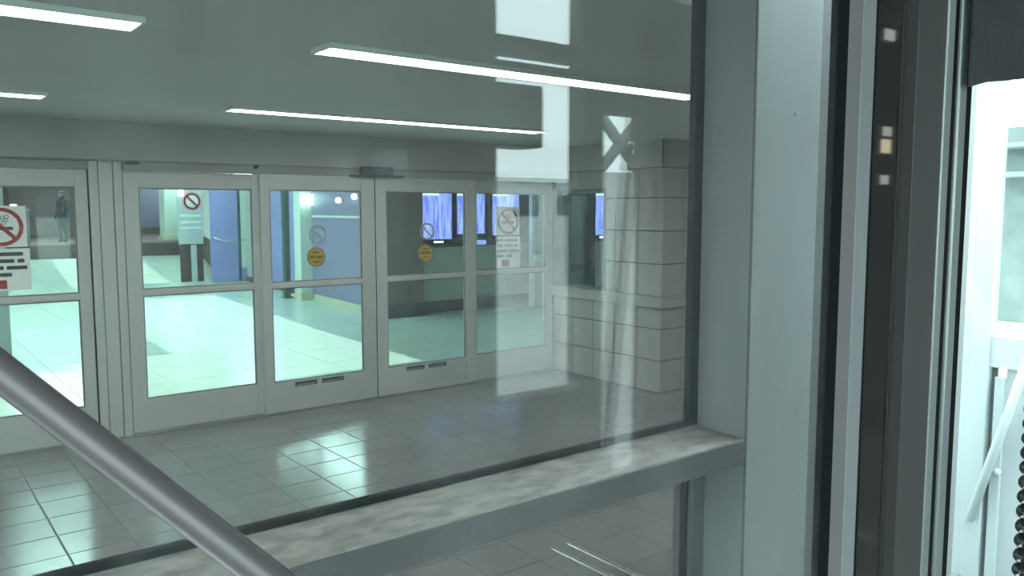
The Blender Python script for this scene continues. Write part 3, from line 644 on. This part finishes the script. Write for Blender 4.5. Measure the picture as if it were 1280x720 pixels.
o = empty('hanging_sign'); tag(o, 'dark box sign hung in the rear window, seen mirrored', 'sign')
box('sign_box', 1.9, 2.55, YB - .30, YB - .12, 2.11, 2.40, 'black_plastic', o, .01); box('sign_arm', 1.95, 1.99, YB - .22, YB - .18, 2.40, 3.2, 'alu_dark', o)
o = empty('lattice_mast'); tag(o, 'pale steel lattice mast outside the rear window, seen mirrored', 'mast')
boxes('mast_panel', [(6.8, 10.4, -6.1, -6.0, -2.1, 2.27)], 'shade_grey', o)
for a, b in (((7.02, 2.3), (7.70, 2.95)), ((7.70, 2.3), (7.02, 2.95)), ((7.02, 2.95), (7.70, 3.6)), ((7.70, 2.95), (7.02, 3.6))):
    tube('lattice_brace', [(a[0], -6.05, a[1]), (b[0], -6.05, b[1])], 0.07, 'mast_grey', o, 8)
box('lattice_chord', 6.92, 7.02, -6.1, -6.0, 2.27, 3.7, 'mast_grey', o); box('lattice_chord', 7.70, 7.82, -6.1, -6.0, 2.27, 3.7, 'mast_grey', o)
o = empty('far_building'); tag(o, 'long low building across the apron, seen mirrored', 'building')
box('facade', -20, 60, -66, -60, -2.1, 4.4, 'facade_grey', o); box('roof_edge', -20.4, 60.4, -66.4, -59.6, 4.4, 4.8, 'white_paint', o)
for k in range(14): box('window', -18 + k * 5.5, -15 + k * 5.5, -60.0, -59.9, 1.2, 3.2, 'dark_panel', o)
for x_, z_, m_, hx, hz, lab in ((5.46, 2.345, 'dim_lamp', .05, .03, 'small dim lamp strip mirrored in the dark jamb, upper one'), (5.45, 2.245, 'warm_lamp', .055, .045, 'small warm yellow lamp mirrored in the dark jamb'), (5.45, 2.02, 'dim_lamp', .045, .03, 'small dim lamp strip mirrored in the dark jamb, lower one'), (5.44, 2.98, 'dim_lamp', .06, .035, 'small lamp under the room ceiling mirrored in the dark jamb')):
    o = empty('room_lamp'); tag(o, lab, 'lamp', 'small lamps of the viewing room')
    box('lamp_back', x_ - hx - .01, x_ + hx + .01, YB + .0, YB + .03, z_ - hz - .01, z_ + hz + .01, 'alu_dark', o); box('lamp_glow', x_ - hx, x_ + hx, YB + .03, YB + .04, z_ - hz, z_ + hz, m_, o)

# front wall of the near room: pane, jamb profile, second pane
wn = empty('window_7'); struct(wn, 'near window pane with mirrored daylight streaks', 'window')
box('glass_pane', -4.0, 1.005, YN - .004, YN + .004, RZ0, RZ1, GL_NEAR, wn)
box('gasket', 1.001, 1.026, YN - .005, YN + .006, RZ0, RZ1, 'rubber', wn)
jb = empty('door_jamb'); struct(jb, 'layered metal jamb of grey, silver and dark strips between the two panes', 'jamb')
F0 = YN - .003
box('grey_strip', 1.026, 1.0639, F0, YN + .006, RZ0, RZ1, 'jamb_grey', jb, .001)
box('silver_strip', 1.0639, 1.0971, F0 - .001, YN + .006, RZ0, RZ1, 'alu_post', jb, .0015)
box('groove', 1.0971, 1.1055, F0 + .002, YN + .05, RZ0, RZ1, 'rubber', jb)
prism_plan('dark_glass_strip', [(1.1055, F0), (1.1659000000000002, F0), (1.1909, F0 + .005), (1.2261, F0 + .02), (1.2261, YN + .05), (1.1055, YN + .05)], RZ0, RZ1, 'gloss_black', jb)
box('bronze_strip', 1.2161, 1.3034, F0 - .001, YN + .05, RZ0, RZ1, 'bronze', jb, .001)
box('silver_bead', 1.3034, 1.3271, F0 - .003, YN + .04, RZ0, RZ1, 'alu_silver', jb, .002)
box('groove', 1.3271, 1.3513, F0 + .003, YN + .04, RZ0, RZ1, 'rubber', jb)
box('silver_bead', 1.3513, 1.3789, F0 - .003, YN + .04, RZ0, RZ1, 'alu_silver', jb, .003)
box('gasket', 1.3789, 1.4015, F0 + .001, YN + .04, RZ0, RZ1, 'rubber', jb)
wn = empty('window_8'); struct(wn, 'second clear pane looking out on the bright white screen', 'window')
box('glass_pane', 1.4015, 3.2, YN - .003, YN + .003, RZ0, RZ1, GL_CLEAR, wn)
w = box('wall_room_front', 3.2, 6.6, YN - .05, YN + .05, RZ0 - 2.4, RZ1 + .1, 'room_wall'); struct(w, 'front wall of the viewing room beyond the second pane', 'wall')
w = boxes('wall_room_sill', [(-4.0, 3.2, YN - .05, YN + .05, RZ0 - 2.4, RZ0)], 'room_wall'); struct(w, 'low curb under the panes of the viewing room', 'wall')
w = box('wall_light_block', -4.3, -4.1, YN + .05, 1.7, -2.1, 0.5, 'soffit'); struct(w, 'low wall added unseen to block light at the far strip end', 'wall')  # unseen wall added to stop low daylight entering the strip
# roller blind on the second pane and its beaded cord
rb = empty('roller_blind'); tag(rb, 'dark grey roller blind lowered over the top of the second pane', 'blind')
bm = bmesh.new(); nx = 24; rows = []
for k in range(nx + 1):
    x_ = 1.346 + k * (3.1 - 1.346) / nx; yb = .578 + .004 * math.sin(x_ * 23)
    zb_ = 2.012 + .002 * math.sin(x_ * 31 + 1) + .15 * min(.5, x_ - 1.36)
    rows.append([bm.verts.new((x_, yb, zb_)), bm.verts.new((x_, yb, 3.0)), bm.verts.new((x_, yb + .004, 3.0)), bm.verts.new((x_, yb + .004, zb_))])
for k in range(nx):
    for q in range(4): bm.faces.new((rows[k][q], rows[k + 1][q], rows[k + 1][(q + 1) % 4], rows[k][(q + 1) % 4]))
bm.faces.new(rows[0][::-1]); bm.faces.new(rows[-1])
me = bpy.data.meshes.new('blind_fabric'); bm.to_mesh(me); bm.free(); me.materials.append(MT['blind_fabric'])
o = bpy.data.objects.new('blind_fabric', me); C.objects.link(o); o.parent = rb
tube('blind_roller', [(1.40, .56, 3.0), (3.12, .56, 3.0)], 0.03, 'alu_dark', rb)
cdn = empty('beaded_cord'); tag(cdn, 'black beaded cord hanging at the edge of the second pane', 'cord')
bm = bmesh.new(); bmesh.ops.create_uvsphere(bm, u_segments=12, v_segments=7, radius=1)
for v in bm.verts: v.co = Vector((v.co.x * .0105, v.co.y * .0105, v.co.z * .0086))
me = bpy.data.meshes.new('bead'); bm.to_mesh(me); bm.free(); mat('bead_black', (0.02, 0.022, 0.024), 0.18, spec=0.9); me.materials.append(MT['bead_black'])
for p in me.polygons: p.use_smooth = True
CX, CY = 0.884, 0.304
for k in range(110):
    o = bpy.data.objects.new('bead', me); C.objects.link(o); o.parent = cdn; zz = 2.98 - k * 0.0146; o.location = (CX + .09 * (zz - 1.46), CY + .02 * (zz - 1.46), zz)
tube('cord', [(CX + .143, CY + .032, 3.05), (CX - .009, CY - .002, 1.36)], 0.003, 'rubber', cdn, 8)
# slanted handrail rod in front of the pane
p0 = Vector((.0465, .494, 1.738)); p1 = Vector((.159, .4295, 1.620)); d = (p1 - p0)
A = p0 + d * ((.588 - p0.y) / d.y); B = p0 + d * ((RZ0 + .005 - p0.z) / d.z)
hr = empty('handrail'); tag(hr, 'grey round handrail rod slanting across the corner in front of the window', 'handrail')
tube('rail_tube', [A, p0, p1, B], 0.0095, 'rail_paint', hr, 24)
dn = d.normalized(); tube('rail_flange', [A - dn * .004, A + dn * .012], .022, 'alu_dark', hr); tube('rail_flange', [B - dn * .012, B], .03, 'alu_dark', hr)

# ================================================================== bright white screen outside the second pane
XS = 9.0
sc = empty('glazed_screen'); tag(sc, 'sunlit white framed screen with a diagonal brace beyond the second pane', 'screen wall')
box('screen_post', XS, XS + .16, 3.53, 3.72, -2.1, 3.6, 'screen_white', sc, .008)
box('post_edge', XS + .01, XS + .15, 3.72, 3.82, -2.1, 3.6, 'shade_grey', sc, .004)
box('screen_rail', XS + .02, XS + .14, 2.35, 3.53, 0.20, 0.52, 'screen_white', sc, .005)
box('panel_gap', XS + .10, XS + .13, 3.475, 3.53, -2.1, 0.20, 'alu_dark', sc)
box('panel_frame', XS + .03, XS + .13, 3.38, 3.475, -2.1, 0.10, 'screen_white', sc, .004)
box('lower_panel', XS + .07, XS + .12, 2.35, 3.38, -2.1, 0.20, 'shade_grey', sc)
box('upper_back', XS + 1.3, XS + 1.4, 2.0, 4.3, .52, 2.75, 'interior_pale', sc)
box('upper_glass', XS + .07, XS + .08, 2.35, 3.53, .52, 3.5, GL_CLEAR, sc)
for z_ in (2.18, 2.50): box('light_strip', XS + .9, XS + 1.3, 2.2, 4.0, z_, z_ + .05, 'screen_white', sc)  # white-painted boxes standing in for glowing strip lights
tube('diagonal_brace', [(XS - .04, 3.10, 0.55), (XS - .04, 3.62, -1.45)], .045, 'screen_white', sc)
tube('bolt', [(XS + .06, 3.40, -.88), (XS - .03, 3.40, -.88)], .04, 'screen_white', sc)
rs = empty('screen_shade'); tag(rs, 'flat slab added overhead to dim the white framed screen', 'roof')
box('shade_slab', 8.4, 12.0, 1.9, 5.2, 3.62, 3.8, 'soffit', rs)  # slab added to cut the daylight falling on the screen
